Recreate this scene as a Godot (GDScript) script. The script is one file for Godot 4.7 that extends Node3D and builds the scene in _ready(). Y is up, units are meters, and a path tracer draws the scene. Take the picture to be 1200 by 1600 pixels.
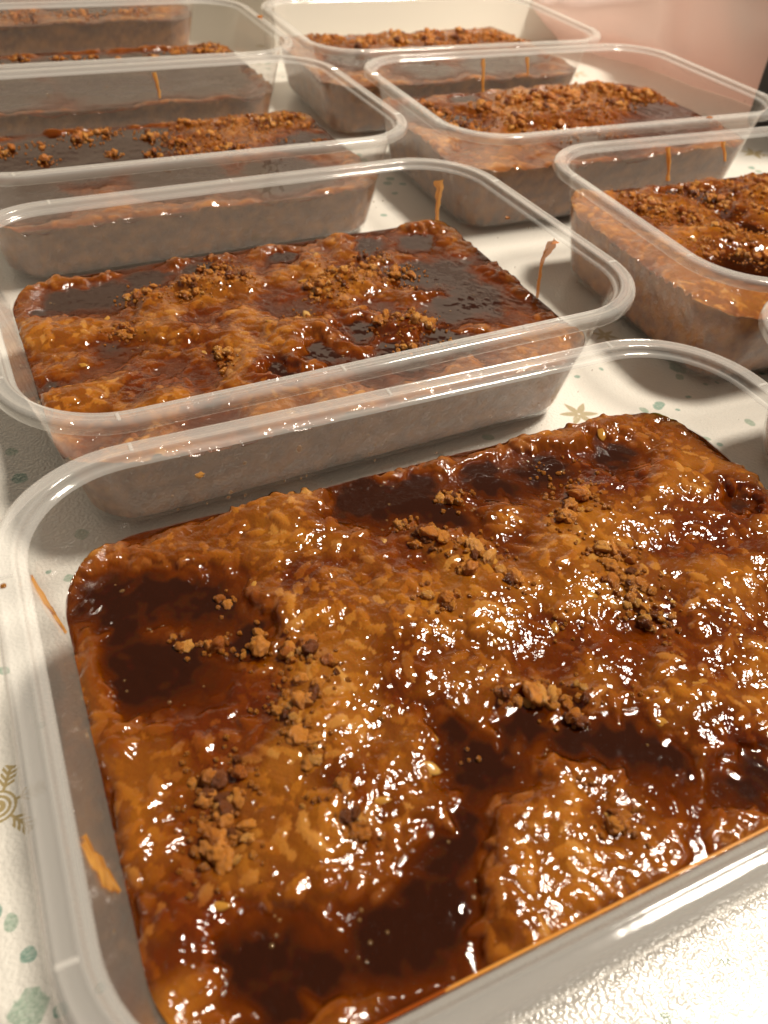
extends Node3D
# A table of clear takeaway containers, each holding a sticky rice cake under brown syrup and toasted coconut crumbs.
# Lengths of containers and cakes are given in millimetres (MM turns them into metres).

const MM := 0.001
const RIM_Y := 44.0            # height of a container
const HX := 86.0               # half its length at the rim
const HZ := 59.5               # half its width at the rim
const RC := 27.0               # corner radius at the rim

var rng := RandomNumberGenerator.new()
var taken := {}
var mats := {}
var crumb_shapes: Array[Mesh] = []
var grain_shapes: Array[Mesh] = []
var tub_mesh: ArrayMesh
var bubble_mesh: SphereMesh
var rim_mesh: ArrayMesh

# ---------------------------------------------------------------- naming
func numbered(called: String) -> String:
	if not taken.has(called):
		taken[called] = 0
		return called
	taken[called] += 1
	return "%s_%03d" % [called, taken[called]]

func thing(called: String, label: String, category: String, at: Vector3, turn: float, group := "") -> Node3D:
	var o := Node3D.new()
	o.name = numbered(called)
	add_child(o)
	o.position = at
	o.rotation.y = turn
	o.set_meta("label", label)
	o.set_meta("category", category)
	if group != "":
		o.set_meta("group", group)
	return o

var part_count := {}
func part(called: String, mesh: Mesh, m: Material, parent: Node) -> MeshInstance3D:
	var o := MeshInstance3D.new()
	var key := str(parent.get_instance_id()) + called
	var n: int = part_count.get(key, 0)
	o.name = called if n == 0 else "%s_%03d" % [called, n]
	part_count[key] = n + 1
	o.mesh = mesh
	o.material_override = m
	parent.add_child(o, true)
	return o

func noise(s: int, period: float, octaves := 3, kind := FastNoiseLite.TYPE_SIMPLEX_SMOOTH) -> FastNoiseLite:
	var n := FastNoiseLite.new()
	n.seed = s
	n.noise_type = kind
	n.frequency = 1.0 / period
	n.fractal_octaves = octaves
	if octaves <= 1:
		n.fractal_type = FastNoiseLite.FRACTAL_NONE
	return n

# ---------------------------------------------------------------- materials
func lin(r: float, g: float, b: float, a := 1.0) -> Color:
	return Color(r, g, b, a).linear_to_srgb()

func white_texture() -> ImageTexture:
	var im := Image.create(4, 4, false, Image.FORMAT_RGB8)
	im.fill(Color.WHITE)
	return ImageTexture.create_from_image(im)

func bump_texture(s: int, frequency: float, octaves: int, kind: int) -> NoiseTexture2D:
	var t := NoiseTexture2D.new()
	t.width = 1024
	t.height = 1024
	t.seamless = true
	var n := FastNoiseLite.new()
	n.seed = s
	n.noise_type = kind
	n.frequency = frequency
	n.fractal_octaves = octaves
	t.noise = n
	return t

func make_materials() -> void:
	var m := StandardMaterial3D.new()          # thin wall of polypropylene
	m.transparency = BaseMaterial3D.TRANSPARENCY_ALPHA
	m.albedo_color = Color(lin(0.78, 0.72, 0.63), 0.055)
	m.roughness = 0.16
	m.cull_mode = BaseMaterial3D.CULL_DISABLED
	m.uv1_triplanar = true
	m.uv1_scale = Vector3.ONE / 0.12
	m.heightmap_enabled = true
	m.heightmap_texture = bump_texture(21, 0.010, 3, FastNoiseLite.TYPE_SIMPLEX_SMOOTH)
	m.heightmap_scale = 0.012
	mats.wall = m
	var wavy := m
	m = StandardMaterial3D.new()               # the thicker rim
	m.transparency = BaseMaterial3D.TRANSPARENCY_ALPHA
	m.albedo_color = Color(lin(0.84, 0.82, 0.78), 0.30)
	m.roughness = 0.08
	m.cull_mode = BaseMaterial3D.CULL_DISABLED
	m.uv1_triplanar = true
	m.uv1_scale = Vector3.ONE / 0.12
	m.heightmap_enabled = true
	m.heightmap_texture = wavy.heightmap_texture
	m.heightmap_scale = 0.004
	mats.rim = m
	m = StandardMaterial3D.new()               # rice under a coat of syrup
	m.vertex_color_use_as_albedo = true
	m.roughness = 0.09
	m.subsurf_scatter_enabled = true
	m.subsurf_scatter_strength = 0.22
	m.uv1_triplanar = true
	m.uv1_scale = Vector3.ONE / 0.048
	m.heightmap_enabled = true
	m.heightmap_texture = bump_texture(8, 0.034, 2, FastNoiseLite.TYPE_SIMPLEX_SMOOTH)
	m.heightmap_scale = 0.015
	mats.rice = m
	m = StandardMaterial3D.new()               # syrup lying in pools
	m.vertex_color_use_as_albedo = true
	m.albedo_texture = white_texture()
	m.transparency = BaseMaterial3D.TRANSPARENCY_ALPHA
	m.roughness = 0.06
	m.metallic_specular = 0.5
	mats.syrup = m
	m = StandardMaterial3D.new()               # syrup run down a wall
	m.albedo_texture = mats.syrup.albedo_texture
	m.transparency = BaseMaterial3D.TRANSPARENCY_ALPHA
	m.albedo_color = Color(lin(0.82, 0.48, 0.11), 0.85)
	m.roughness = 0.12
	m.backlight_enabled = true
	m.backlight = Color(1.0, 0.72, 0.3)
	m.cull_mode = BaseMaterial3D.CULL_DISABLED
	mats.drip = m
	m = StandardMaterial3D.new()               # beads of grease
	m.transparency = BaseMaterial3D.TRANSPARENCY_ALPHA
	m.albedo_color = Color(lin(0.60, 0.34, 0.10), 0.16)
	m.roughness = 0.06
	mats.bead = m
	var crumb_tones := [[0.54, 0.190, 0.027], [0.45, 0.142, 0.017], [0.61, 0.26, 0.052], [0.33, 0.090, 0.010], [0.16, 0.042, 0.006]]
	mats.crumb = []
	var grit := bump_texture(12, 0.045, 3, FastNoiseLite.TYPE_SIMPLEX_SMOOTH)
	for t in crumb_tones:
		m = StandardMaterial3D.new()
		m.albedo_color = lin(t[0], t[1], t[2])
		m.roughness = 0.18
		m.uv1_triplanar = true
		m.uv1_scale = Vector3.ONE * 0.35
		m.heightmap_enabled = true
		m.heightmap_texture = grit
		m.heightmap_scale = 0.02
		m.subsurf_scatter_enabled = true
		m.subsurf_scatter_strength = 0.10
		mats.crumb.append(m)
	mats.grain = []
	for t in [[0.44, 0.19, 0.028], [0.39, 0.155, 0.020], [0.50, 0.25, 0.058]]:
		m = StandardMaterial3D.new()
		m.albedo_color = lin(t[0], t[1], t[2])
		m.roughness = 0.15
		m.subsurf_scatter_enabled = true
		m.subsurf_scatter_strength = 0.15
		mats.grain.append(m)

# ---------------------------------------------------------------- shapes
func ring(inset: float, n_corner := 14) -> PackedVector2Array:      # the rounded rectangle that far inside the rim's outline
	var out := PackedVector2Array()
	var hx := HX - inset
	var hz := HZ - inset
	var r := maxf(RC - inset, 2.0)
	for c in 4:
		var cx := (hx - r) * (1.0 if c == 0 or c == 3 else -1.0)
		var cz := (hz - r) * (1.0 if c < 2 else -1.0)
		for k in n_corner + 1:
			var a := (c + float(k) / n_corner) * PI / 2.0
			out.append(Vector2(cx + r * cos(a), cz + r * sin(a)))
	return out

func wall_inset(y: float) -> float:
	return 5.9 + (41.8 - clampf(y, 2.0, 41.8)) / 41.8 * 9.2

func sweep(chains: Array) -> ArrayMesh:        # chains of (inset, y); smooth within a chain, creased between chains
	var v := PackedVector3Array()
	var nr := PackedVector3Array()
	var ix := PackedInt32Array()
	for chain: PackedVector2Array in chains:
		var first := v.size()
		var count := 0
		for i in chain.size():
			var p := chain[i]
			var before := chain[maxi(i - 1, 0)]
			var after := chain[mini(i + 1, chain.size() - 1)]
			var tangent := (after - before).normalized()
			var r := ring(p.x)
			count = r.size()
			for k in count:
				var c := k / 15
				var a := (c + float(k % 15) / 14) * PI / 2.0
				v.append(Vector3(r[k].x, p.y, r[k].y) * MM)
				var side := tangent.y                  # outward share of the normal
				nr.append(Vector3(cos(a) * side, tangent.x, sin(a) * side).normalized())
		for i in chain.size() - 1:
			for k in count:
				var a := first + i * count + k
				var b := first + i * count + (k + 1) % count
				ix.append_array(PackedInt32Array([a, b, a + count, b, b + count, a + count]))
	var arrays := []
	arrays.resize(Mesh.ARRAY_MAX)
	arrays[Mesh.ARRAY_VERTEX] = v
	arrays[Mesh.ARRAY_NORMAL] = nr
	arrays[Mesh.ARRAY_INDEX] = ix
	var m := ArrayMesh.new()
	m.add_surface_from_arrays(Mesh.PRIMITIVE_TRIANGLES, arrays)
	return m

func make_container_meshes() -> void:
	rim_mesh = sweep([
		PackedVector2Array([Vector2(0.3, 40.8), Vector2(0.0, 41.3), Vector2(0.0, 42.8), Vector2(0.25, 43.5), Vector2(0.8, 43.9), Vector2(1.3, 44.0)]),
		PackedVector2Array([Vector2(1.3, 44.0), Vector2(1.7, 43.8), Vector2(2.2, 43.75), Vector2(3.1, 43.75), Vector2(3.5, 43.85), Vector2(3.9, 43.95), Vector2(4.3, 43.7), Vector2(4.5, 43.1)]),
		PackedVector2Array([Vector2(4.5, 43.1), Vector2(4.7, 42.5), Vector2(5.2, 42.3), Vector2(5.6, 42.1), Vector2(5.9, 41.6)])])
	var wall := PackedVector2Array([Vector2(5.9, 41.6)])
	for y in [40.6, 34.0, 22.0, 9.5, 4.6]:
		wall.append(Vector2(wall_inset(y), y))
	wall.append_array(PackedVector2Array([Vector2(15.0, 2.4), Vector2(16.6, 1.0), Vector2(19.0, 0.6), Vector2(30.0, 0.6), Vector2(45.0, 0.6), Vector2(58.5, 0.6)]))
	tub_mesh = sweep([wall])

func box(size: Vector3, chamfer: float) -> ArrayMesh:       # a box with chamfered edges
	var st := SurfaceTool.new()
	st.begin(Mesh.PRIMITIVE_TRIANGLES)
	var h := size / 2
	var c := chamfer
	var pts := []
	for sx in [-1, 1]:
		for sy in [-1, 1]:
			for sz in [-1, 1]:
				pts.append(Vector3(sx * (h.x - c), sy * h.y, sz * (h.z - c)))
				pts.append(Vector3(sx * h.x, sy * (h.y - c), sz * (h.z - c)))
				pts.append(Vector3(sx * (h.x - c), sy * (h.y - c), sz * h.z))
	var hull := ConvexPolygonShape3D.new()
	var corner := func(i: int, k: int) -> Vector3: return pts[i * 3 + k]
	var quad := func(a: Vector3, b: Vector3, d: Vector3, e: Vector3) -> void:
		var n := (b - a).cross(d - a)
		var q := [a, b, d, a, d, e] if n.dot(a + b + d + e) < 0 else [a, d, b, a, e, d]
		for p in q:
			st.set_smooth_group(-1)
			st.add_vertex(p)
	for s in [[1, 4], [0, 2], [2, 1]]:                       # the six faces: axis kind, stride of the corner bit
		var k: int = s[0]
		var bit: int = s[1] if k != 1 else 4
		bit = {0: 2, 1: 4, 2: 1}[k]
		var others := [1, 2, 4].filter(func(x): return x != bit)
		for f in [0, bit]:
			quad.call(corner.call(f, k), corner.call(f + others[0], k), corner.call(f + others[0] + others[1], k), corner.call(f + others[1], k))
	var kind := {2: 0, 4: 1, 1: 2}
	for bit in [1, 2, 4]:                                    # the twelve edges run along one axis
		var others := [1, 2, 4].filter(func(x): return x != bit)
		for f in [0, others[0], others[1], others[0] + others[1]]:
			quad.call(corner.call(f, kind[others[0]]), corner.call(f + bit, kind[others[0]]), corner.call(f + bit, kind[others[1]]), corner.call(f, kind[others[1]]))
	for i in 8:
		var a: Vector3 = corner.call(i, 0)
		var b: Vector3 = corner.call(i, 1)
		var d: Vector3 = corner.call(i, 2)
		var q := [a, b, d] if (b - a).cross(d - a).dot(a) < 0 else [a, d, b]
		for p in q:
			st.set_smooth_group(-1)
			st.add_vertex(p)
	st.generate_normals()
	return st.commit()

func lump(seed_: int, nodules: float, depth: float, stretch: Vector3, segs := 18, rows := 12) -> ArrayMesh:    # a knobbly crumb of radius about 1
	var st := SurfaceTool.new()
	st.begin(Mesh.PRIMITIVE_TRIANGLES)
	var cell := FastNoiseLite.new()
	cell.seed = seed_
	cell.noise_type = FastNoiseLite.TYPE_CELLULAR
	cell.cellular_return_type = FastNoiseLite.RETURN_DISTANCE
	cell.frequency = nodules
	cell.fractal_type = FastNoiseLite.FRACTAL_NONE
	var soft := noise(seed_ + 7, 1.3, 2)
	var p := []
	for j in rows + 1:
		for i in segs:
			var a := TAU * i / segs
			var b := PI * j / rows
			var d := Vector3(sin(b) * cos(a), cos(b), sin(b) * sin(a))
			var r := 1.0 - depth * (cell.get_noise_3dv(d) + 1.0) + 0.28 * soft.get_noise_3dv(d)
			p.append(d * r * stretch)
	for j in rows:
		for i in segs:
			var a: Vector3 = p[j * segs + i]
			var b: Vector3 = p[j * segs + (i + 1) % segs]
			var c: Vector3 = p[(j + 1) * segs + i]
			var d: Vector3 = p[(j + 1) * segs + (i + 1) % segs]
			st.set_smooth_group(0)
			if j > 0:
				for q in [a, c, b]:
					st.add_vertex(q)
			if j < rows - 1:
				for q in [b, c, d]:
					st.add_vertex(q)
	st.generate_normals()
	return st.commit()

func make_pieces() -> void:
	bubble_mesh = SphereMesh.new()
	bubble_mesh.radius = 1.0
	bubble_mesh.height = 2.0
	bubble_mesh.radial_segments = 12
	bubble_mesh.rings = 8
	for k in 9:
		crumb_shapes.append(lump(40 + k, 1.6 + 0.35 * (k % 3), 0.36, Vector3(1.0 + 0.3 * (k % 2), 0.85, 1.0), 26, 18))
	for k in 4:
		grain_shapes.append(lump(90 + k, 0.7, 0.12, Vector3(1.0, 0.92, 2.35 + 0.2 * k), 10, 10))

# ---------------------------------------------------------------- containers
func drip(parent: Node3D, side: String, path: Array) -> void:          # syrup run down the inside of a wall: path of [along the wall, height, width]
	var st := SurfaceTool.new()
	st.begin(Mesh.PRIMITIVE_TRIANGLES)
	st.set_smooth_group(0)
	var rows := []
	for i in path.size() - 1:
		for k in 5:
			var t := k / 5.0
			rows.append([lerpf(path[i][0], path[i + 1][0], t), lerpf(path[i][1], path[i + 1][1], t), lerpf(path[i][2], path[i + 1][2], t)])
	rows.append(path[-1])
	var wob := noise(11, 4.0, 2)
	var across := 6
	var p := []
	for r in rows:
		for k in across + 1:
			var t := 2.0 * k / across - 1.0
			var s: float = r[0] + 0.5 * r[2] * t + 0.35 * r[2] * wob.get_noise_2d(r[1], 30.0 * t + r[0])
			var ins := wall_inset(r[1]) + 0.15 + 0.45 * (1.0 - t * t)
			match side:
				"b": p.append(Vector3(s, r[1], -(HZ - ins)) * MM)
				"f": p.append(Vector3(s, r[1], HZ - ins) * MM)
				"l": p.append(Vector3(-(HX - ins), r[1], s) * MM)
				"r": p.append(Vector3(HX - ins, r[1], s) * MM)
	var w := across + 1
	for j in rows.size() - 1:
		for k in across:
			for q in [j * w + k, j * w + k + 1, (j + 1) * w + k, j * w + k + 1, (j + 1) * w + k + 1, (j + 1) * w + k]:
				st.add_vertex(p[q])
	st.generate_normals()
	part("syrup_drip", st.commit(), mats.drip, parent)

func droplets(parent: Node3D, n: int) -> void:            # beads of condensation and grease on the inside of the walls
	var mm := MultiMesh.new()
	mm.transform_format = MultiMesh.TRANSFORM_3D
	mm.mesh = bubble_mesh
	mm.instance_count = n
	for k in n:
		var yy := rng.randf_range(25.0, 41.0)
		var ins := wall_inset(yy) + 0.1
		var r := rng.randf_range(0.15, 0.55) * (0.6 + 0.8 * pow(rng.randf(), 4.0))
		var b := Basis.from_scale(Vector3(r, r * rng.randf_range(0.9, 1.5), r * 0.35) * MM)
		if rng.randf() < 0.7:
			mm.set_instance_transform(k, Transform3D(b, Vector3(rng.randf_range(-58.0, 58.0), yy, -(HZ - ins)) * MM))
		else:
			var side := -1.0 if rng.randf() < 0.5 else 1.0
			mm.set_instance_transform(k, Transform3D(Basis(Vector3.UP, PI / 2) * b, Vector3(side * (HX - ins), yy, rng.randf_range(-32.0, 32.0)) * MM))
	var o := MultiMeshInstance3D.new()
	o.name = "condensation"
	o.multimesh = mm
	o.material_override = mats.bead
	o.set_meta("kind", "stuff")
	parent.add_child(o, true)

func make_container() -> Node3D:
	var o := Node3D.new()
	part("tub", tub_mesh, mats.wall, o)
	part("rim", rim_mesh, mats.rim, o)
	var bar := box(Vector3(0.8, 0.4, 2.8) * MM, 0.19 * MM)
	for s in [-1, 1]:
		for x in ([-57.5, -1.0, 59.0] if s < 0 else [-63.0, -12.0, 38.0]):
			var b := part("rim_rib", bar, mats.rim, o)
			b.position = Vector3(x, 43.9, s * (HZ - 2.4)) * MM
	for z in [-30.0, 34.0]:
		for s in [-1, 1]:
			var b := part("rim_rib", bar, mats.rim, o)
			b.position = Vector3(s * (HX - 2.4), 43.9, z) * MM
			b.rotation.y = PI / 2
	return o

func speck(parent: Node, called: String, at: Vector3, r: float, m: Material, squash := 0.7) -> void:
	var o := part(called, crumb_shapes[rng.randi() % crumb_shapes.size()], m, parent)
	o.position = at * MM
	o.scale = Vector3(r, r * squash, r) * MM
	o.rotation.y = rng.randf() * TAU

# ---------------------------------------------------------------- cakes
class Field:                                   # heights and tints of a cake's top on a grid, in millimetres
	var nx: int
	var nz: int
	var step: float
	var hx: float
	var hz: float
	var rc: float
	var base := PackedFloat32Array()
	var top := PackedFloat32Array()
	var tint := PackedFloat32Array()
	var pool := PackedFloat32Array()
	var syrup := PackedFloat32Array()
	func inside(i: int, j: int) -> Vector2:    # a grid point, drawn back to the cake's rounded outline
		var p := Vector2(clampf(-hx + i * step, -hx, hx), clampf(-hz + j * step, -hz, hz))
		var c := Vector2(signf(p.x) * maxf(absf(p.x), hx - rc) , signf(p.y) * maxf(absf(p.y), hz - rc))
		var o := Vector2(signf(p.x) * (hx - rc), signf(p.y) * (hz - rc))
		if absf(p.x) > hx - rc and absf(p.y) > hz - rc and (c - o).length() > rc:
			p = o + (c - o).normalized() * rc
		return p
	func at(a: PackedFloat32Array, x: float, z: float) -> float:
		var i := clampi(roundi((x + hx) / step), 0, nx - 1)
		var j := clampi(roundi((z + hz) / step), 0, nz - 1)
		return a[j * nx + i]

func grid_mesh(f: Field, y: PackedFloat32Array, colors: PackedColorArray, keep: PackedByteArray) -> ArrayMesh:
	var v := PackedVector3Array()
	var nr := PackedVector3Array()
	var ix := PackedInt32Array()
	v.resize(f.nx * f.nz)
	nr.resize(f.nx * f.nz)
	for j in f.nz:
		for i in f.nx:
			var k := j * f.nx + i
			var p := f.inside(i, j)
			v[k] = Vector3(p.x, y[k], p.y) * MM
			var l := y[k - 1] if i > 0 else y[k]
			var r := y[k + 1] if i < f.nx - 1 else y[k]
			var u := y[k - f.nx] if j > 0 else y[k]
			var d := y[k + f.nx] if j < f.nz - 1 else y[k]
			nr[k] = Vector3(l - r, 2.0 * f.step, u - d).normalized()
	for j in f.nz - 1:
		for i in f.nx - 1:
			var k := j * f.nx + i
			if keep.is_empty() or keep[k] or keep[k + 1] or keep[k + f.nx] or keep[k + f.nx + 1]:
				ix.append(k); ix.append(k + 1); ix.append(k + f.nx)
				ix.append(k + 1); ix.append(k + f.nx + 1); ix.append(k + f.nx)
	if not keep.is_empty():                    # only what is drawn
		var index := PackedInt32Array()
		index.resize(v.size())
		index.fill(-1)
		var v2 := PackedVector3Array()
		var n2 := PackedVector3Array()
		var c2 := PackedColorArray()
		for q in ix.size():
			var k := ix[q]
			if index[k] < 0:
				index[k] = v2.size()
				v2.append(v[k]); n2.append(nr[k]); c2.append(colors[k])
			ix[q] = index[k]
		v = v2; nr = n2; colors = c2
	if ix.is_empty():
		return null
	var arrays := []
	arrays.resize(Mesh.ARRAY_MAX)
	arrays[Mesh.ARRAY_VERTEX] = v
	arrays[Mesh.ARRAY_NORMAL] = nr
	arrays[Mesh.ARRAY_COLOR] = colors
	arrays[Mesh.ARRAY_INDEX] = ix
	var m := ArrayMesh.new()
	m.add_surface_from_arrays(Mesh.PRIMITIVE_TRIANGLES, arrays)
	return m

func mix3(a: Vector3, b: Vector3, t: float) -> Vector3:
	return a.lerp(b, clampf(t, 0.0, 1.0))

func scatter(called: String, places: Array[Transform3D], mesh: Mesh, m: Material, parent: Node3D) -> void:     # bits too small to count, as one part
	var mm := MultiMesh.new()
	mm.transform_format = MultiMesh.TRANSFORM_3D
	mm.mesh = mesh
	mm.instance_count = places.size()
	for g in places.size():
		mm.set_instance_transform(g, places[g])
	var o := MultiMeshInstance3D.new()
	o.name = called
	o.multimesh = mm
	o.material_override = m
	o.set_meta("kind", "stuff")
	parent.add_child(o, true)

# d: level, step, seed, mound, pools [[x, z, r]], crumbs [[x, z, r]], crumb_size, crumb_most, grains (parts), floor (level of the syrup below the rice), rough
func cake(called: String, label: String, at: Vector3, turn: float, d: Dictionary) -> Node3D:
	var o := thing(called, label, "rice cake", at, turn, "sticky rice cakes in containers")
	rng.seed = d.seed
	var level: float = d.level
	var f := Field.new()
	f.step = d.step
	var ins := wall_inset(level) + 0.3
	f.hx = HX - ins
	f.hz = HZ - ins
	f.rc = RC - ins
	f.nx = int(ceil(2.0 * f.hx / f.step)) + 1
	f.nz = int(ceil(2.0 * f.hz / f.step)) + 1
	var n := f.nx * f.nz
	for a in ["base", "top", "tint", "pool", "syrup"]:
		var p := PackedFloat32Array()
		p.resize(n)
		f.set(a, p)
	var big := noise(d.seed + 1, 34.0, 2)
	var mid := noise(d.seed + 2, 15.0, 3)
	var fine := noise(d.seed + 3, 2.6, 2)
	var warp := noise(d.seed + 4, 14.0, 3)
	var skin := noise(d.seed + 8, 3.2, 3)
	var ripple := noise(d.seed + 5, 7.0, 3)
	f.pool.fill(-3.0)
	# pools: where syrup lies deeper than the rice
	for b in d.pools:
		var r: float = b[2]
		var i0 := maxi(0, int((b[0] - 2.4 * r + f.hx) / f.step))
		var i1 := mini(f.nx - 1, int((b[0] + 2.4 * r + f.hx) / f.step))
		var j0 := maxi(0, int((b[1] - 2.4 * r + f.hz) / f.step))
		var j1 := mini(f.nz - 1, int((b[1] + 2.4 * r + f.hz) / f.step))
		for j in range(j0, j1 + 1):
			for i in range(i0, i1 + 1):
				var x := -f.hx + i * f.step
				var z := -f.hz + j * f.step
				var wx: float = x - b[0] + 4.0 * warp.get_noise_2d(x, z)
				var wz: float = z - b[1] + 4.0 * warp.get_noise_2d(x + 90.0, z)
				var q := 1.0 - (wx * wx + wz * wz) / (r * r * 2.1)
				var k := j * f.nx + i
				if q > f.pool[k]:
					f.pool[k] = q
	var mound: float = d.get("mound", 0.0)
	var rough: float = d.get("rough", 1.0)
	for j in f.nz:
		for i in f.nx:
			var p := f.inside(i, j)
			var k := j * f.nx + i
			var edge := minf(f.hx - absf(p.x), f.hz - absf(p.y))
			var bank := clampf(0.55 + 1.8 * big.get_noise_2d(p.x * 1.4 + 500.0, p.y * 1.4), 0.0, 1.0)     # rice left standing along the wall
			f.pool[k] -= 1.7 * bank * exp(-edge * edge / 13.0)
			var m := smoothstep(-0.3, 1.1, f.pool[k])
			var h := level + rough * (2.2 * big.get_noise_2d(p.x, p.y) + 0.8 * mid.get_noise_2d(p.x, p.y)) + 0.25
			h += mound * (1.0 - smoothstep(0.0, 32.0, Vector2(p.x * 0.6, p.y).length()))
			h += 0.9 * rough * exp(-edge * edge / 20.0) * (0.4 + mid.get_noise_2d(p.x + 50.0, p.y))
			h -= 1.8 * exp(-maxf(edge, 0.0) / 1.3) * (1.0 - m)
			f.base[k] = h - m * (h - level + 3.3)
			f.top[k] = f.base[k] - 0.20 + 0.28 * fine.get_noise_2d(p.x, p.y)
			f.tint[k] = -1.0
			f.syrup[k] = level - 1.05 + 0.35 * big.get_noise_2d(p.x + 300.0, p.y) + 0.09 * ripple.get_noise_2d(p.x, p.y) + 0.15 * skin.get_noise_2d(p.x, p.y * 0.6) * smoothstep(-0.1, 0.35, big.get_noise_2d(p.x * 1.6, p.y * 1.6 + 70.0)) + float(d.get("flood", 0.0))
	# stretches where the rice is soaked darker
	var soaks := PackedFloat32Array()
	soaks.resize(n)
	for b in d.get("soaks", []):
		for j in f.nz:
			for i in f.nx:
				var dx: float = -f.hx + i * f.step - b[0]
				var dz: float = -f.hz + j * f.step - b[1]
				if absf(dx) < 1.5 * b[2] and absf(dz) < 1.5 * b[2]:
					var k := j * f.nx + i
					soaks[k] = maxf(soaks[k], 1.0 - smoothstep(0.3, 1.3, sqrt(dx * dx + dz * dz) / b[2] + 0.5 * mid.get_noise_2d(dx + b[0], dz + b[1])))
	# rice grains pressed into the top
	var area := 4.0 * f.hx * f.hz
	for g in int(area / 5.2):
		var gx := rng.randf_range(-f.hx, f.hx)
		var gz := rng.randf_range(-f.hz, f.hz)
		var ang := rng.randf() * PI + 1.2 * warp.get_noise_2d(gx * 0.5, gz * 0.5)
		var la := rng.randf_range(2.3, 3.5)
		var lb := rng.randf_range(1.0, 1.35)
		var up := f.at(f.base, gx, gz) + rng.randf_range(-1.15, -0.45)
		var tint := rng.randf()
		var ca := cos(ang)
		var sa := sin(ang)
		var tilt := rng.randf_range(-0.22, 0.22)
		var i0 := maxi(0, int((gx - la + f.hx) / f.step))
		var i1 := mini(f.nx - 1, int((gx + la + f.hx) / f.step) + 1)
		var j0 := maxi(0, int((gz - la + f.hz) / f.step))
		var j1 := mini(f.nz - 1, int((gz + la + f.hz) / f.step) + 1)
		for j in range(j0, j1 + 1):
			var z := -f.hz + j * f.step - gz
			for i in range(i0, i1 + 1):
				var x := -f.hx + i * f.step - gx
				var a := (ca * x + sa * z) / la
				var b := (ca * z - sa * x) / lb
				var q := 1.0 - a * a - b * b
				if q > 0.0:
					var h := up + 0.55 + (lb * 0.95 * sqrt(q) - 0.55) * 0.72 + tilt * a * la * 0.6 - 0.35
					var k := j * f.nx + i
					if h > f.top[k]:
						f.top[k] = h
						f.tint[k] = tint
	# a coat of syrup rounds the grains off
	for pass_ in int(d.get("smooth", 2)):
		var was := f.top.duplicate()
		for j in range(1, f.nz - 1):
			for i in range(1, f.nx - 1):
				var k := j * f.nx + i
				f.top[k] = 0.4 * was[k] + 0.15 * (was[k - 1] + was[k + 1] + was[k - f.nx] + was[k + f.nx])
	# colours: amber rice, redder and darker where it is soaked
	var amber := Vector3(0.345, 0.122, 0.0125)
	var pale := Vector3(0.47, 0.222, 0.052)
	var brown := Vector3(0.245, 0.069, 0.0058)
	var gap := Vector3(0.15, 0.038, 0.004)
	var patch := noise(d.seed + 6, 20.0, 3)
	var colors := PackedColorArray()
	var scolors := PackedColorArray()
	colors.resize(n)
	scolors.resize(n)
	var keep := PackedByteArray()
	keep.resize(n)
	var sy := PackedFloat32Array()
	sy.resize(n)
	var darker: float = d.get("darker", 0.0)
	for j in f.nz:
		for i in f.nx:
			var k := j * f.nx + i
			var p := f.inside(i, j)
			var t := f.tint[k]
			var q := patch.get_noise_2d(p.x, p.y)
			var c := gap
			if t >= 0.0:
				c = mix3(brown, amber, t * 1.3 + 0.28 + 0.7 * q)
				c = mix3(c, pale, (t - 0.70) * 2.2 + 0.5 * q)
			else:
				c = mix3(gap, amber, 0.38 + 0.5 * q)
			var soak := maxf(smoothstep(-1.7, 0.2, f.syrup[k] - f.base[k]), 0.9 * smoothstep(-1.5, 0.35, f.pool[k] + 0.5 * q)) * 0.9 + darker + 0.95 * soaks[k] * (1.0 - 0.5 * maxf(t, 0.0))
			c = mix3(c, Vector3(c.x * 0.46, c.y * 0.27, c.z * 0.2), soak)
			colors[k] = Color(c.x, c.y, c.z)
			var depth := f.syrup[k] - f.top[k]
			sy[k] = f.syrup[k] + 0.30 * exp(-maxf(depth, 0.0) / 0.45)
			var e := clampf(depth / 2.6, 0.0, 1.0)
			var s := mix3(Vector3(0.17, 0.030, 0.003), Vector3(0.026, 0.0062, 0.0024), e * 1.3)
			scolors[k] = Color(s.x, s.y, s.z, clampf(0.06 + depth / 2.0, 0.0, 0.965))
			keep[k] = 1 if depth > -0.3 else 0
	var body := part("rice", grid_mesh(f, f.top, colors, PackedByteArray()), mats.rice, o)
	var pools := grid_mesh(f, sy, scolors, keep)
	if pools:
		part("syrup_pool", pools, mats.syrup, o)
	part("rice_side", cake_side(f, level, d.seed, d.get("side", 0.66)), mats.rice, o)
	# single grains that stand out
	for g in int(d.get("grains", 0)):
		var x := rng.randf_range(-f.hx + 4.0, f.hx - 4.0)
		var z := rng.randf_range(-f.hz + 4.0, f.hz - 4.0)
		if f.at(f.syrup, x, z) > f.at(f.top, x, z) - 0.3:
			continue
		var gr := part("rice_grain", grain_shapes[rng.randi() % grain_shapes.size()], mats.grain[rng.randi() % 3], o)
		gr.position = Vector3(x, f.at(f.top, x, z) - 0.9, z) * MM
		gr.rotation = Vector3(rng.randf_range(-0.25, 0.25), rng.randf() * TAU, 0)
		gr.scale = rng.randf_range(1.0, 1.3) * MM * Vector3(1.0, 0.7, 1.0)
	# toasted coconut crumbs, heaped where the photograph has them
	var size: float = d.get("crumb_size", 1.0)
	var dust: float = d.get("dust", 1.0)
	var most: int = d.get("crumb_most", 280)
	var made := 0
	var dense: float = d.get("crumb_dense", 1.0)
	var total := 0.0
	for c in d.crumbs:
		total += c[2] * c[2]
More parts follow.
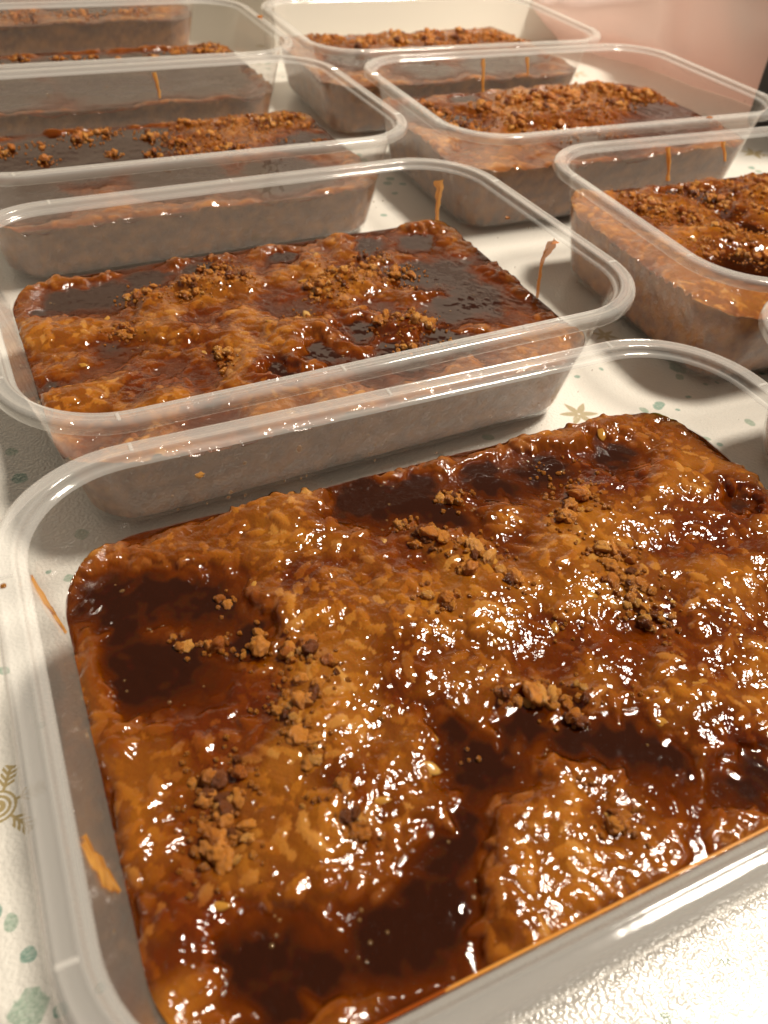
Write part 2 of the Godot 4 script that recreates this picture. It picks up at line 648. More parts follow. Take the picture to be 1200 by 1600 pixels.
	for c in d.crumbs:
		var r: float = c[2]
		var want := int(maxf(3.0, dense * 1.45 * r * r / (size * size)))
		want = mini(want, int(ceil(most * r * r / total)) + 1)
		for g in want:
			if made >= most:
				break
			var a := rng.randf() * TAU
			var q := pow(rng.randf(), 0.65) * 0.92
			var x := clampf(c[0] + cos(a) * q * r, -f.hx + 1.5, f.hx - 1.5)
			var z := clampf(c[1] + sin(a) * q * r, -f.hz + 1.5, f.hz - 1.5)
			var cr := size * (0.42 + 0.85 * pow(rng.randf(), 1.6)) * (1.3 - 0.5 * q)
			var y := maxf(f.at(f.top, x, z), f.at(f.syrup, x, z)) + cr * rng.randf_range(-0.35, 0.35) + 0.28 * minf(r, 6.0) * (1.0 - q) * rng.randf()
			var w := rng.randf()
			var tone := 0 if w < 0.42 else 1 if w < 0.68 else 2 if w < 0.85 else 3
			if rng.randf() < 0.12 + darker:
				tone = 4
			var m := part("coconut_crumb", crumb_shapes[rng.randi() % crumb_shapes.size()], mats.crumb[tone], o)
			m.position = Vector3(x, y, z) * MM
			m.rotation = Vector3(rng.randf() * TAU, rng.randf() * TAU, 0)
			m.scale = Vector3(cr, cr * rng.randf_range(0.75, 1.0), cr * rng.randf_range(0.8, 1.2)) * MM
			made += 1
	# air bubbles caught in the syrup
	var bubbles: Array[Transform3D] = []
	for g in int(d.get("bubbles", 0)):
		var x := rng.randf_range(-f.hx + 2.0, f.hx - 2.0)
		var z := rng.randf_range(-f.hz + 2.0, f.hz - 2.0)
		if f.at(f.syrup, x, z) > f.at(f.top, x, z) + 0.5:
			for q in 1 + rng.randi() % 3:
				var br := rng.randf_range(0.16, 0.42)
				var bx := x + rng.randf_range(-1.6, 1.6)
				var bz := z + rng.randf_range(-1.6, 1.6)
				bubbles.append(Transform3D(Basis.from_scale(Vector3(br, br * 0.6, br) * MM), Vector3(bx, f.at(f.syrup, bx, bz), bz) * MM))
	if not bubbles.is_empty():
		scatter("syrup_bubbles", bubbles, bubble_mesh, mats.bead, o)
	# finer bits round the heaps, too small to pick apart
	var places: Array[Transform3D] = []
	for c in d.crumbs:
		for g in int(clampf(c[2] * c[2] * 1.1, 4.0, 60.0) * dust):
			var a := rng.randf() * TAU
			var q := pow(rng.randf(), 0.7) * 1.5
			var x := clampf(c[0] + cos(a) * q * c[2], -f.hx + 1.0, f.hx - 1.0)
			var z := clampf(c[1] + sin(a) * q * c[2], -f.hz + 1.0, f.hz - 1.0)
			var cr := size * rng.randf_range(0.16, 0.42)
			var y := maxf(f.at(f.top, x, z), f.at(f.syrup, x, z)) + cr * 0.35
			places.append(Transform3D(Basis(Vector3(0.3, 1.0, 0.2).normalized(), rng.randf() * TAU).scaled(Vector3.ONE * cr * MM), Vector3(x, y, z) * MM))
	scatter("crumb_dust", places, crumb_shapes[2], mats.crumb[1], o)
	return o

func cake_side(f: Field, level: float, s: int, light: float) -> ArrayMesh:      # the side pressed against the wall of the container
	var v := PackedVector3Array()
	var nr := PackedVector3Array()
	var cs := PackedColorArray()
	var ix := PackedInt32Array()
	var lum := noise(s + 20, 9.0, 3)
	var grain := noise(s + 21, 2.4, 2)
	var rows := 14
	var outline := ring(wall_inset(level) + 0.3, 40)
	var dense := PackedVector2Array()
	for k in outline.size():
		var a := outline[k]
		var b := outline[(k + 1) % outline.size()]
		var m := maxi(1, int(a.distance_to(b) / 1.0))
		for q in m:
			dense.append(a.lerp(b, float(q) / m))
	var count := dense.size()
	for j in rows + 1:
		for k in count:
			var p := dense[k]
			var nxt := dense[(k + 1) % count]
			var out := Vector2(nxt.y - p.y, -(nxt.x - p.x)).normalized()
			var edge := maxf(f.at(f.top, p.x, p.y), f.at(f.syrup, p.x, p.y) - 0.02)
			var t := float(j) / rows
			var y := lerpf(1.3, edge, t)
			var inset := wall_inset(y) - wall_inset(level)
			if y < 4.0:
				inset += (4.0 - y) * 0.9
			var g := 0.25 * (1.0 + lum.get_noise_3d(p.x, y, p.y)) + 0.12 * grain.get_noise_3d(p.x, y, p.y)
			if t > 0.99:
				g = 0.0
			var pp := p - out * (inset + g)
			v.append(Vector3(pp.x, y, pp.y) * MM)
			nr.append(Vector3(out.x, 0.15 + 0.3 * grain.get_noise_3d(p.x, y, p.y), out.y).normalized())
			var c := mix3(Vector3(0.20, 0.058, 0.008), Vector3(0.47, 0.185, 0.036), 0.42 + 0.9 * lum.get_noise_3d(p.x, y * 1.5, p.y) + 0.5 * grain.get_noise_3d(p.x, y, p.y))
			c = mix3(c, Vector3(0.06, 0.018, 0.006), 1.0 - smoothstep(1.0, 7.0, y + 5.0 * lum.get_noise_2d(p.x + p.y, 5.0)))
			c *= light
			cs.append(Color(c.x, c.y, c.z))
	for j in rows:
		for k in count:
			var a := j * count + k
			var b := j * count + (k + 1) % count
			ix.append_array(PackedInt32Array([a, b, a + count, b, b + count, a + count]))
	var arrays := []
	arrays.resize(Mesh.ARRAY_MAX)
	arrays[Mesh.ARRAY_VERTEX] = v
	arrays[Mesh.ARRAY_NORMAL] = nr
	arrays[Mesh.ARRAY_COLOR] = cs
	arrays[Mesh.ARRAY_INDEX] = ix
	var m := ArrayMesh.new()
	m.add_surface_from_arrays(Mesh.PRIMITIVE_TRIANGLES, arrays)
	return m

# ---------------------------------------------------------------- cloth
const TILE := 400.0            # the print repeats every 400 mm
const TEX := 2048

func stamp(im: Image, x: float, z: float, r: float, ink: Color, cover: Callable) -> void:       # paint a spot of the print at (x, z) in mm
	var s := TEX / TILE
	var px := int(floor((x - r) * s))
	var pz := int(floor((z - r) * s))
	var w := int(ceil(2.0 * r * s)) + 1
	for j in w:
		for i in w:
			var dx := (px + i + 0.5) / s - x
			var dz := (pz + j + 0.5) / s - z
			var c: float = cover.call(dx, dz)
			if c > 0.01:
				var ux := posmod(px + i, TEX)
				var uz := posmod(pz + j, TEX)
				im.set_pixel(ux, uz, im.get_pixel(ux, uz).lerp(ink, c))

func print_image() -> Image:
	var im := Image.create(TEX, TEX, false, Image.FORMAT_RGB8)
	im.fill(lin(0.87, 0.84, 0.77))
	var green := lin(0.22, 0.38, 0.31)
	var pale_green := lin(0.34, 0.46, 0.36)
	var gold := lin(0.42, 0.31, 0.12)
	var n := noise(5, 3.0, 2)
	var weave := noise(6, 0.7, 2)
	var dot := func(x: float, z: float, r: float, squash: float, turn: float) -> void:
		var ink := green if rng.randf() < 0.6 else pale_green
		stamp(im, x, z, r * 1.5, ink, func(dx: float, dz: float) -> float:
			var a := (cos(turn) * dx + sin(turn) * dz) / r
			var b := (cos(turn) * dz - sin(turn) * dx) / (r * squash)
			var e := sqrt(a * a + b * b) + 0.22 * n.get_noise_2d(x + dx, z + dz)
			return (1.0 - smoothstep(0.86, 1.02, e)) * (0.72 + 0.3 * weave.get_noise_2d((x + dx) * 0.5, z + dz)))
	var arm_flake := func(x: float, z: float, r: float, turn: float, rings: bool, ink: Color) -> void:
		stamp(im, x, z, r * 1.05, ink, func(dx: float, dz: float) -> float:
			var q := sqrt(dx * dx + dz * dz)
			var c := 0.0
			if rings:
				for k in [[0.10, 0.06], [0.24, 0.035], [0.36, 0.03]]:
					c = maxf(c, 1.0 - smoothstep(k[1] * r * 0.7, k[1] * r * 1.1, absf(q - k[0] * r)))
			for k in 6:
				var a := turn + k * PI / 3.0
				var u := cos(a) * dx + sin(a) * dz
				var w := cos(a) * dz - sin(a) * dx
				if rings:
					if u > 0.36 * r and u < r:
						c = maxf(c, 1.0 - smoothstep(0.02 * r, 0.045 * r, absf(w)))
						for t in [0.48, 0.62, 0.76, 0.9]:        # little leaves along the arm
							var la: float = u - t * r - absf(w) * 0.9
							if absf(w) < 0.17 * r:
								c = maxf(c, 1.0 - smoothstep(0.03 * r, 0.05 * r, absf(la)))
				else:
					var t := u / r                            # a pointed leaf
					if t > 0.06 and t < 1.0:
						c = maxf(c, 1.0 - smoothstep(0.8, 1.1, absf(w) / (0.16 * r * sin(PI * pow(t, 0.8)) + 0.02 * r)))
			return c * 0.85)
	rng.seed = 77
	# spots that the photograph shows
	for p in [[-77.5, 15.3, 1.5], [-83.5, 66.5, 1.5], [-81.5, 69.3, 1.6], [-79.5, 75.6, 1.5], [-80.4, 84.0, 3.2], [-75.8, 86.0, 1.3], [-69.7, 85.2, 1.0], [-68.3, -61.3, 1.9], [-67.3, -48.8, 2.3], [-55.6, -21.2, 2.1], [-60.8, -7.0, 1.4], [-64.9, -10.8, 0.8], [144.4, -32.5, 3.6], [123.3, -16.3, 2.7], [117.1, -15.9, 1.7], [119.7, -4.9, 2.1], [136.3, -17.1, 1.1], [126.5, 3.1, 1.4], [146.0, 1.3, 1.9], [128.3, 7.1, 1.0], [123.1, 14.1, 1.2], [127.9, -12.4, 0.9], [117.8, -40.4, 1.1], [107.1, -39.2, 1.1], [61.9, -20.3, 1.9], [44.6, -16.9, 1.2], [171.0, -19.9, 1.4], [27.8, 122.4, 1.2], [12.5, 125.2, 1.2], [-71.8, 32.0, 0.9], [98.3, -177.4, 1.7]]:
		dot.call(p[0], p[1], p[2], rng.randf_range(0.65, 0.95), rng.randf() * PI)
	arm_flake.call(95.5, -21.1, 6.4, 0.3, false, lin(0.42, 0.35, 0.20))
	arm_flake.call(-81.5, 47.0, 8.6, 0.9, true, gold)
	arm_flake.call(132.3, -58.8, 5.0, 0.7, false, lin(0.55, 0.47, 0.30))
	# the rest of the print, where containers hide most of it
	for k in 46:
		var cx := rng.randf_range(-200.0, 200.0)
		var cz := rng.randf_range(-200.0, 200.0)
		if cx > -95.0 and cx < 150.0 and cz > -75.0 and cz < 135.0:
			continue
		for q in 5:
			dot.call(cx + rng.randf_range(-14.0, 14.0), cz + rng.randf_range(-14.0, 14.0), rng.randf_range(0.8, 2.6), rng.randf_range(0.6, 0.95), rng.randf() * PI)
		if k % 3 == 0:
			arm_flake.call(cx + 9.0, cz, rng.randf_range(6.0, 9.0), rng.randf(), k % 2 == 0, gold)
	return im

func make_cloth() -> void:
	var st := SurfaceTool.new()
	st.begin(Mesh.PRIMITIVE_TRIANGLES)
	var wav := noise(31, 0.16, 2)
	var x0 := -0.8
	var x1 := 1.1
	var z0 := -0.612
	var z1 := 0.7
	var nx := 190
	var nz := 130
	for j in nz + 1:
		for i in nx + 1:
			var x := lerpf(x0, x1, float(i) / nx)
			var z := lerpf(z0, z1, float(j) / nz)
			st.set_uv(Vector2(x, z) / (TILE * MM))
			st.add_vertex(Vector3(x, -0.0006 * (1.0 + wav.get_noise_2d(x, z)), z))
	for j in nz:
		for i in nx:
			var a := j * (nx + 1) + i
			for q in [a, a + 1, a + nx + 1, a + 1, a + nx + 2, a + nx + 1]:
				st.add_index(q)
	st.generate_normals()
	st.generate_tangents()
	var m := StandardMaterial3D.new()
	m.albedo_texture = ImageTexture.create_from_image(print_image())
	m.roughness = 0.24
	m.metallic_specular = 0.8
	var cr := FastNoiseLite.new()
	cr.seed = 3
	cr.noise_type = FastNoiseLite.TYPE_SIMPLEX_SMOOTH
	cr.frequency = 0.17
	cr.fractal_octaves = 3
	var t := NoiseTexture2D.new()
	t.width = TEX
	t.height = TEX
	t.seamless = true
	t.noise = cr
	m.heightmap_enabled = true
	m.heightmap_texture = t
	m.heightmap_scale = 0.02
	var o := part("tablecloth", st.commit(), m, self)
	o.set_meta("label", "cream wipe-clean tablecloth printed with green dots and gold snowflakes")
	o.set_meta("category", "tablecloth")
	var wood := StandardMaterial3D.new()
	wood.albedo_color = lin(0.25, 0.16, 0.09)
	wood.roughness = 0.5
	var top := part("table", box(Vector3(1.9, 0.03, 1.31), 0.003), wood, self)
	top.position = Vector3(0.15, -0.0175, 0.044)
	top.set_meta("label", "wooden table hidden under the cream printed tablecloth")
	top.set_meta("category", "table")

# ---------------------------------------------------------------- things behind
func make_wall() -> void:
	var m := StandardMaterial3D.new()
	m.albedo_color = lin(0.66, 0.60, 0.51)
	m.roughness = 0.75
	var w := part("wall", box(Vector3(4.0, 0.62, 0.1), 0.004), m, self)
	w.position = Vector3(0.3, 0.11, -0.665)
	w.set_meta("kind", "structure")
	w.set_meta("label", "low plain beige wall behind the rows of containers")

func make_bag() -> void:
	var o := thing("paper_bag", "pale pink crumpled paper bag standing beside the far containers", "bag", Vector3(0.545, 0.0, -0.372), deg_to_rad(13.0))
	var st := SurfaceTool.new()
	st.begin(Mesh.PRIMITIVE_TRIANGLES)
	st.set_smooth_group(0)
	var fold := noise(61, 0.11, 2)
	var crease := FastNoiseLite.new()
	crease.seed = 62
	crease.noise_type = FastNoiseLite.TYPE_CELLULAR
	crease.cellular_return_type = FastNoiseLite.RETURN_DISTANCE2_SUB
	crease.frequency = 16.0
	crease.fractal_type = FastNoiseLite.FRACTAL_NONE
	var rows := 80
	var round_ := 220
	var p := []
	for j in rows + 1:
		var y := 0.34 * j / rows
		for k in round_:
			var a := TAU * k / round_
			var d := Vector2(cos(a), sin(a))
			var r := 1.0 / maxf(absf(d.x) / 0.165, absf(d.y) / 0.092)      # a rectangular outline
			var q := d * r
			var hollow := 0.030 * fold.get_noise_3d(q.x, y, q.y) + 0.055 * crease.get_noise_3d(q.x, y, q.y)
			var shelf := 0.018 + 0.055 * clampf((q.y + 0.09) / 0.18, 0.0, 1.0) + 0.012 * fold.get_noise_2d(q.y * 2.0, q.x * 2.0)
			hollow += 0.10 * smoothstep(shelf, shelf + 0.07, y) + 0.1 * y
			q -= q.normalized() * (hollow * smoothstep(-0.02, 0.05, y))
			p.append(Vector3(q.x, y + 0.012 * smoothstep(0.28, 0.34, y) * sin(9.0 * a), q.y))
	for j in rows:
		for k in round_:
			var a := j * round_ + k
			var b := j * round_ + (k + 1) % round_
			for q in [a, b, a + round_, b, b + round_, a + round_]:
				st.add_vertex(p[q])
	st.generate_normals()
	var m := StandardMaterial3D.new()
	m.albedo_color = lin(0.92, 0.88, 0.865)
	m.roughness = 0.5
	m.cull_mode = BaseMaterial3D.CULL_DISABLED
	m.backlight_enabled = true
	m.backlight = Color(1.0, 0.88, 0.84)
	part("sheet", st.commit(), m, o)

func make_panel() -> void:
	var m := StandardMaterial3D.new()
	m.albedo_color = lin(0.80, 0.76, 0.68)
	m.roughness = 0.7
	var p := part("beige_panel", box(Vector3(0.36, 0.30, 0.018), 0.002), m, self)
	p.position = Vector3(0.31, 0.1503, -0.436)
	p.set_meta("label", "plain beige upright panel standing behind the back row, beside the pink bag")
	p.set_meta("category", "panel")

func make_dark_box() -> void:
	var o := thing("dark_box", "black upright box at the edge, beside the pink paper bag", "box", Vector3(0.417, 0.0, -0.2), 0.0)
	var m := StandardMaterial3D.new()
	m.albedo_color = lin(0.012, 0.010, 0.009)
	m.roughness = 0.45
	var b := part("body", box(Vector3(0.12, 0.17, 0.07), 0.004), m, o)
	b.position.y = 0.085
	var l := part("lid", box(Vector3(0.124, 0.03, 0.074), 0.003), m, o)
	l.position.y = 0.186

# ---------------------------------------------------------------- the scene
func _ready() -> void:
	# camera: a phone held over the front container
	var cam := Camera3D.new()
	cam.name = "camera"
	add_child(cam)
	var x := Vector3(0.910777, 0.057264, 0.408909)
	var y := Vector3(0.239919, 0.732602, -0.636972)
	var z := Vector3(-0.336043, 0.678244, 0.653498)
	cam.transform = Transform3D(Basis(x, y, z), Vector3(-0.053525, 0.146431, 0.140189))
	var at := CameraAttributesPhysical.new()
	at.frustum_focal_length = 18.992
	at.frustum_focus_distance = 0.19
	at.frustum_near = 0.02
	at.frustum_far = 60.0
	at.exposure_aperture = 16.0
	cam.attributes = at
	cam.current = true
	# light: the dim warm room and one lamp overhead
	var env := Environment.new()
	env.background_mode = Environment.BG_COLOR
	env.background_color = lin(0.155, 0.138, 0.114)
	env.tonemap_mode = Environment.TONE_MAPPER_LINEAR
	env.tonemap_exposure = 1.0
	env.sdfgi_enabled = true
	env.ssao_enabled = true
	env.ssil_enabled = true
	var we := WorldEnvironment.new()
	we.name = "environment"
	we.environment = env
	add_child(we)
	var lamp := AreaLight3D.new()
	lamp.name = "ceiling_lamp"
	lamp.area_size = Vector2(0.19, 0.19)
	lamp.light_energy = 2.1
	lamp.light_color = Color(1.0, 0.95, 0.88)
	lamp.shadow_enabled = true
	lamp.area_range = 6.0
	add_child(lamp)
	lamp.look_at_from_position(Vector3(0.58, 1.035, 0.015), Vector3(0.05, 0.0, -0.02))

	make_materials()
	make_container_meshes()
	make_pieces()
	make_wall()
	make_cloth()
	make_panel()
	make_bag()
	make_dark_box()
	make_boxes()

# the containers and their cakes; places in metres, measured on the photograph
func make_boxes() -> void:
	var spots := {
		"A": [Vector3(0.01557, 0.0003, 0.06341), 0.0062],
		"B": [Vector3(0.01829, 0.0003, -0.06341), 0.0354],
		"C": [Vector3(0.01322, 0.0003, -0.20153), 0.0207],
		"D": [Vector3(0.00914, 0.0003, -0.32307), 0.0054],
		"E": [Vector3(0.0, 0.0003, -0.4500), 0.0],
		"F": [Vector3(0.18562, 0.0003, -0.31586), -0.0248],
		"G": [Vector3(0.19456, 0.0003, -0.19126), -0.0119],
		"H": [Vector3(0.21343, 0.0003, -0.06020), -0.0310],
		"I": [Vector3(0.2025, 0.0003, 0.0575), -0.012],
	}
	var looks := {
		"A": ["large clear plastic container in front of all others, by the glare on the cloth", "large rice cake closest to the camera, with broad dark syrup pools and scattered crumbs"],
		"B": ["clear plastic container with two caramel drips inside, directly behind the front container", "rice cake between the two caramel drips, with crumb heaps beside a flat dark pool"],
		"C": ["clear plastic container third in its column, between drip-streaked container and farther ones", "flat syrup-covered rice cake third in its column, crumbs heaped at one end"],
		"D": ["clear plastic container fourth in its column, with one orange spot on its rim", "syrup-covered rice cake fourth in its column, one small crumb heap at its corner"],
		"E": ["clear plastic container cut off by the top of the photo, last of its column", "rice cake showing only a brown strip at the top edge of the photo"],
		"F": ["clear plastic container in the back row in front of the beige panel", "crumb-covered rice cake in front of the beige panel"],
		"G": ["clear plastic container beside the pink paper bag", "rice cake heaped high with crumbs beside the pink paper bag"],
		"H": ["clear plastic container beside the drip-streaked one, its pale rice side showing through", "glossy crumb-covered rice cake with pale orange rice side showing through its container"],
		"I": ["clear plastic container of which only a rounded rim corner enters the photo", "rice cake in the container cut off by the photo's edge beside the front one"],
	}
	var first: Node3D
	for k in spots:
		var c: Node3D
		if first == null:
			c = make_container()
			first = c
		else:
			c = first.duplicate()
		c.name = numbered("plastic_container")
		add_child(c)
		c.position = spots[k][0]
		c.rotation.y = spots[k][1]
		c.set_meta("label", looks[k][0])
		c.set_meta("category", "container")
		c.set_meta("group", "clear plastic food containers")
	first.get_node("rim_rib_004").free()
	rng.seed = 9
	var find := func(i: int) -> Node3D: return get_node("plastic_container" if i == 0 else "plastic_container_%03d" % i)
	drip(find.call(0), "l", [[-30.5, 42.0, 0.8], [-29.5, 38.5, 2.6], [-28.5, 35.0, 2.2], [-27.0, 30.0, 1.0]])
	drip(find.call(0), "l", [[19.0, 41.8, 1.5], [20.0, 38.5, 5.0], [21.0, 36.0, 6.0], [22.0, 31.0, 1.0]])
	drip(find.call(0), "f", [[-70.0, 29.5, 4.0], [-40.0, 29.5, 4.0], [-5.0, 30.0, 4.0], [30.0, 31.0, 3.0]])
	drip(find.call(1), "b", [[75.0, 37.0, 3.8], [74.8, 34.0, 2.6], [74.2, 28.0, 1.6], [73.7, 21.0, 1.8]])
	drip(find.call(1), "r", [[12.3, 41.5, 3.2], [10.5, 39.5, 3.4], [9.4, 34.0, 1.8], [11.0, 29.0, 1.3], [13.2, 23.5, 1.2]])
	drip(find.call(6), "b", [[-15.3, 41.4, 2.6], [-15.2, 36.0, 1.8], [-15.0, 27.0, 1.6]])
	drip(find.call(6), "b", [[9.9, 41.0, 2.0], [10.5, 37.0, 1.4], [11.0, 33.0, 1.0]])
	drip(find.call(7), "b", [[-25.0, 41.4, 2.4], [-23.4, 36.0, 1.8], [-22.5, 29.0, 1.6]])
	drip(find.call(7), "b", [[2.1, 41.5, 2.4], [4.0, 38.0, 1.6], [5.2, 34.0, 1.2]])
	drip(find.call(2), "b", [[8.0, 41.0, 2.0], [8.5, 37.0, 1.4], [8.7, 31.0, 1.2]])
	for k in [0, 1, 2, 6, 7]:
		droplets(find.call(k), 70 if k == 0 else 40)
	speck(find.call(0), "caramel_speck", Vector3(-45.7, 37.8, -51.2), 0.9, mats.crumb[2])
	speck(find.call(0), "caramel_speck", Vector3(-84.0, 43.9, -28.0), 0.6, mats.crumb[0])
	speck(find.call(3), "caramel_speck", Vector3(84.0, 44.0, -8.0), 1.6, mats.crumb[0])
	speck(find.call(6), "caramel_speck", Vector3(33.0, 43.8, 57.5), 1.3, mats.crumb[1])
	speck(find.call(1), "caramel_speck", Vector3(78.6, 38.5, -13.0), 0.9, mats.crumb[1])

	cake("rice_cake", looks.A[1], spots.A[0], spots.A[1], {"level": 28.0, "step": 0.34, "seed": 101, "grains": 80, "bubbles": 110, "crumb_size": 1.5, "crumb_most": 300,
		"soaks": [[-56.5, 0.0, 9.5], [-21.6, 1.6, 8.1], [-69.4, 28.6, 7.0], [29.5, 16.0, 13.7], [53.8, -8.4, 13.1], [59.9, 1.3, 7.0], [66.3, -11.5, 8.0], [40.0, -30.0, 12.0], [4.3, 5.8, 7.3], [22.8, 35.4, 9.0], [-74.5, 31.7, 4.2], [-40.4, 19.1, 7.1], [-32.1, -25.9, 6.3], [14.5, 9.9, 8.6], [-13.3, -24.2, 7.9]],
		"pools": [[-68.4, -30.8, 8.8], [-58.5, -32.0, 7.2], [-51.5, -25.8, 7.2], [-68.9, -16.9, 8.8], [-60.3, -14.9, 7.8], [-46.7, -17.2, 4.7], [-75.1, -12.4, 4.2], [-12.1, -43.3, 7.8], [-0.8, -40.6, 8.6], [16.6, -39.3, 6.7], [31.4, -37.9, 6.9], [50.7, -36.6, 7.2], [3.0, -32.4, 6.3], [-22.1, 14.9, 3.3], [-19.3, 23.1, 6.4], [-10.9, 19.5, 5.5], [-1.7, 23.3, 5.0], [3.0, 27.9, 5.0], [9.3, 33.8, 4.4], [-26.7, 30.1, 4.0], [-31.8, 33.4, 4.8], [-46.6, 42.5, 7.0], [-37.0, 41.2, 6.4], [-56.5, 41.7, 6.0], [-62.6, 35.6, 5.2], [-61.2, 44.6, 5.8], [17.3, 43.4, 4.3], [22.5, 43.1, 4.4], [66.3, -11.5, 4.1]],
		"crumbs": [[-58.4, -19.4, 3.0], [-49.0, -25.4, 2.4], [-53.3, -16.6, 2.8], [-46.5, -13.8, 4.0], [-42.3, -8.3, 3.4], [-38.4, -9.0, 2.9], [-35.7, -3.4, 2.8], [-43.0, 0.2, 4.3], [-47.3, 2.5, 2.7], [-45.4, 6.6, 3.7], [-46.3, 11.9, 2.5], [-60.3, 9.7, 5.4], [-61.0, 15.6, 4.3], [-62.8, 20.2, 5.6], [-48.0, 19.4, 2.0], [-42.1, 17.9, 1.4], [-42.2, 25.7, 2.7], [-44.1, 23.9, 1.9], [-5.4, -27.1, 5.0], [6.5, -36.5, 3.6], [-7.7, -33.1, 2.5], [3.0, -18.8, 5.5], [-1.2, -14.6, 2.6], [5.4, -10.2, 3.2], [-10.8, -9.4, 4.0], [32.3, -25.6, 5.2], [25.3, -21.5, 3.5], [28.1, -8.0, 5.6], [26.3, -0.1, 5.8], [25.1, 6.6, 4.8], [27.6, 10.2, 3.5], [-9.9, 13.0, 1.7], [-5.0, 15.7, 3.6], [-0.2, 18.4, 4.3], [-0.5, 21.8, 2.2], [-4.8, 39.3, 4.2], [-6.0, 32.4, 1.5], [-20.9, 21.2, 1.5], [8.5, 3.4, 3.1], [33.9, -34.4, 5.5], [-50.8, -0.3, 1.6], [11.2, 21.7, 2.3], [-45.6, -2.3, 2.7], [-31.4, 7.7, 1.3], [25.2, 15.1, 2.5]]})
	cake("rice_cake", looks.B[1], spots.B[0], spots.B[1], {"level": 24.0, "step": 0.45, "rough": 1.5, "seed": 202, "grains": 40, "bubbles": 60, "crumb_size": 1.25, "crumb_most": 290, "flood": 0.35,
		"soaks": [[-25.8, -4.9, 12.8], [6.0, -9.2, 11.8], [21.5, 12.9, 15.3], [70.5, -8.5, 13.2], [-46.1, 15.4, 10.0], [-19.4, 25.8, 10.2]],
		"pools": [[-58.2, -33.8, 8.3], [-48.6, -34.4, 9.4], [-34.9, -41.0, 7.9], [-18.7, -42.6, 6.2], [9.9, -40.8, 5.7], [40.9, -39.9, 6.0], [59.0, -36.3, 7.0], [46.3, -13.4, 9.6], [56.4, -9.8, 9.7], [59.7, 5.2, 9.4], [45.9, 8.8, 8.1], [13.2, 12.7, 5.7], [35.6, 26.9, 7.6], [-1.4, 18.3, 5.4], [19.1, 26.2, 6.5], [-14.9, 23.5, 4.3], [-69.8, -30.0, 4.5], [-74.0, 8.0, 4.0], [-37.0, 30.7, 3.2]],
		"crumbs": [[-13.7, -36.5, 7.5], [-24.8, -27.0, 6.7], [-10.1, -28.3, 6.0], [-39.7, -30.3, 6.0], [-49.3, -10.1, 4.9], [23.2, -18.6, 9.3], [34.9, -23.9, 10.0], [40.9, -17.0, 7.4], [12.1, -13.6, 6.5], [30.5, 16.1, 7.2], [22.4, 11.1, 5.8], [23.7, 25.0, 4.7], [35.1, 27.5, 2.8], [-27.0, 11.0, 3.8], [-29.0, 17.1, 2.6], [0.6, -1.0, 3.8], [14.2, -8.5, 5.0], [-33.1, -25.8, 3.8]]})
	cake("rice_cake", looks.C[1], spots.C[0], spots.C[1], {"level": 22.0, "step": 0.7, "seed": 303, "crumb_size": 1.45, "crumb_most": 285, "flood": 0.5, "rough": 1.0,
		"pools": [[-60.0, -20.0, 20.0], [-40.0, -10.0, 22.0], [-15.0, -25.0, 22.0], [-40.0, -35.0, 14.0], [0.0, 14.0, 20.0], [40.0, 25.0, 18.0], [62.0, -8.0, 12.0], [0.0, -38.0, 8.0], [-60.0, 20.0, 18.0]],
		"crumbs": [[-47.0, -33.0, 3.8], [-47.3, -16.2, 4.4], [-19.5, -42.0, 6.8], [-19.7, -15.7, 3.8], [19.2, -40.0, 7.7], [7.9, -19.7, 8.0], [23.1, -23.7, 8.2], [37.4, -37.0, 8.6], [51.5, -39.0, 10.4], [63.1, -36.0, 8.0], [24.9, -10.9, 6.7], [10.0, -7.3, 6.5], [68.0, -26.8, 4.5], [67.5, -7.3, 3.4], [-5.0, -11.5, 3.9], [-30.0, -38.0, 8.0], [-60.0, -30.0, 6.0], [0.0, -32.0, 7.0], [30.0, -3.0, 7.0], [50.0, -22.0, 9.0]]})
	cake("rice_cake", looks.D[1], spots.D[0], spots.D[1], {"level": 22.5, "step": 0.9, "seed": 404, "crumb_size": 1.5, "crumb_most": 160, "flood": 0.4, "rough": 1.0,
		"pools": [[-50.0, -20.0, 24.0], [-10.0, -20.0, 26.0], [30.0, -20.0, 24.0], [55.0, -10.0, 18.0], [-50.0, 15.0, 26.0], [0.0, 15.0, 26.0], [45.0, 15.0, 26.0]],
		"crumbs": [[-18.9, -37.3, 3.2], [-9.5, -35.4, 3.2], [-1.0, -37.5, 3.2], [12.8, -31.0, 2.6], [60.4, -38.7, 7.5], [66.0, -36.5, 7.6], [68.6, -30.4, 4.6], [29.8, -31.4, 4.0], [-36.7, -40.0, 5.1], [-60.0, -38.0, 6.0], [45.0, -38.0, 5.0], [-48.0, -28.0, 4.0]]})
	cake("rice_cake", looks.E[1], spots.E[0], spots.E[1], {"level": 30.0, "step": 1.2, "seed": 505, "crumb_size": 1.8, "crumb_most": 60, "pools": [[-40.0, 0.0, 20.0], [20.0, 10.0, 20.0]],
		"crumbs": [[-50.0, 30.0, 10.0], [-20.0, 32.0, 10.0], [10.0, 30.0, 10.0], [40.0, 30.0, 10.0]]})
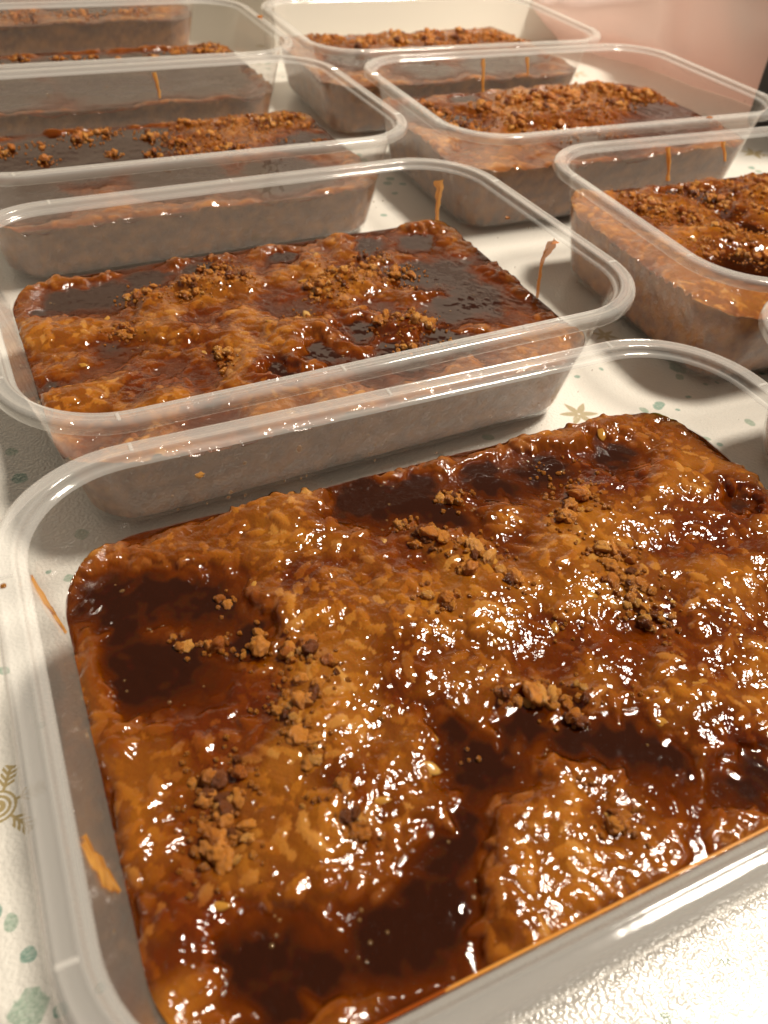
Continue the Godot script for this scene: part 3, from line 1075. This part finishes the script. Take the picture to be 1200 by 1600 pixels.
	cake("rice_cake", looks.F[1], spots.F[0], spots.F[1], {"level": 26.0, "step": 0.9, "seed": 606, "crumb_size": 2.0, "crumb_most": 280, "mound": 4.0,
		"pools": [[-45.0, 0.0, 16.0], [-10.0, 20.0, 20.0], [30.0, 20.0, 22.0], [55.0, 10.0, 14.0]],
		"crumbs": [[-47.9, -38.0, 7.4], [-41.5, -36.2, 7.4], [-23.5, -34.0, 8.3], [-1.6, -38.5, 9.2], [18.6, -38.8, 10.4], [16.1, -30.4, 8.5], [39.6, -35.9, 10.5], [37.0, -25.8, 8.6], [58.0, -32.8, 9.0], [62.7, -25.8, 8.9], [66.6, -15.0, 6.1], [-32.6, -20.7, 5.8], [-8.9, -20.9, 6.9], [10.0, -15.0, 9.0], [30.0, -12.0, 9.0]]})
	cake("rice_cake", looks.G[1], spots.G[0], spots.G[1], {"level": 28.0, "step": 0.8, "seed": 707, "crumb_size": 1.95, "crumb_most": 295, "mound": 4.0,
		"pools": [[-60.0, -30.0, 12.0], [-50.0, -10.0, 12.0], [-30.0, -42.0, 9.0], [60.0, -5.0, 16.0], [65.0, 15.0, 14.0], [40.0, 20.0, 18.0], [0.0, 30.0, 20.0]],
		"crumbs": [[-52.5, -26.7, 6.8], [-49.0, -9.2, 6.6], [-30.3, -19.0, 9.5], [-10.2, -25.4, 11.5], [8.4, -29.8, 11.9], [28.0, -33.6, 10.6], [45.3, -40.2, 7.4], [48.8, -32.9, 9.1], [58.1, -26.3, 9.9], [-1.7, -7.8, 11.3], [-26.8, 4.9, 9.1], [17.0, -8.4, 9.2], [39.4, -13.5, 9.3], [66.7, -22.5, 6.3], [-49.4, 3.9, 5.9], [-54.3, -36.9, 4.7], [-10.0, 14.0, 9.0], [15.0, 12.0, 9.0]]})
	cake("rice_cake", looks.H[1], spots.H[0], spots.H[1], {"level": 28.5, "step": 0.6, "seed": 808, "crumb_size": 1.35, "crumb_most": 298, "grains": 20, "side": 0.95,
		"pools": [[-15.3, -35.5, 8.2], [-26.3, -42.0, 6.5], [-17.9, -19.9, 5.3], [-17.8, -5.2, 5.1], [-40.0, 20.0, 12.0], [20.0, -15.0, 9.0]],
		"crumbs": [[-46.0, -40.2, 8.1], [-45.7, -30.0, 9.3], [-37.5, -21.5, 10.3], [-14.8, -32.7, 10.9], [3.3, -35.0, 11.2], [-35.3, -13.2, 10.0], [-31.0, -0.8, 9.8], [-4.7, -17.0, 9.3], [-16.5, -42.8, 6.4], [18.5, -40.9, 8.9], [-32.8, 14.5, 8.1], [-48.6, 5.2, 6.8], [24.6, -36.0, 8.8], [-15.0, 5.0, 9.0], [10.0, -5.0, 9.0]]})
	cake("rice_cake", looks.I[1], spots.I[0], spots.I[1], {"level": 28.0, "step": 1.2, "seed": 909, "crumb_size": 1.5, "crumb_most": 60, "pools": [[-40.0, 0.0, 16.0], [20.0, 10.0, 16.0]],
		"crumbs": [[-50.0, -20.0, 8.0], [-30.0, 10.0, 8.0], [0.0, 0.0, 10.0]]})
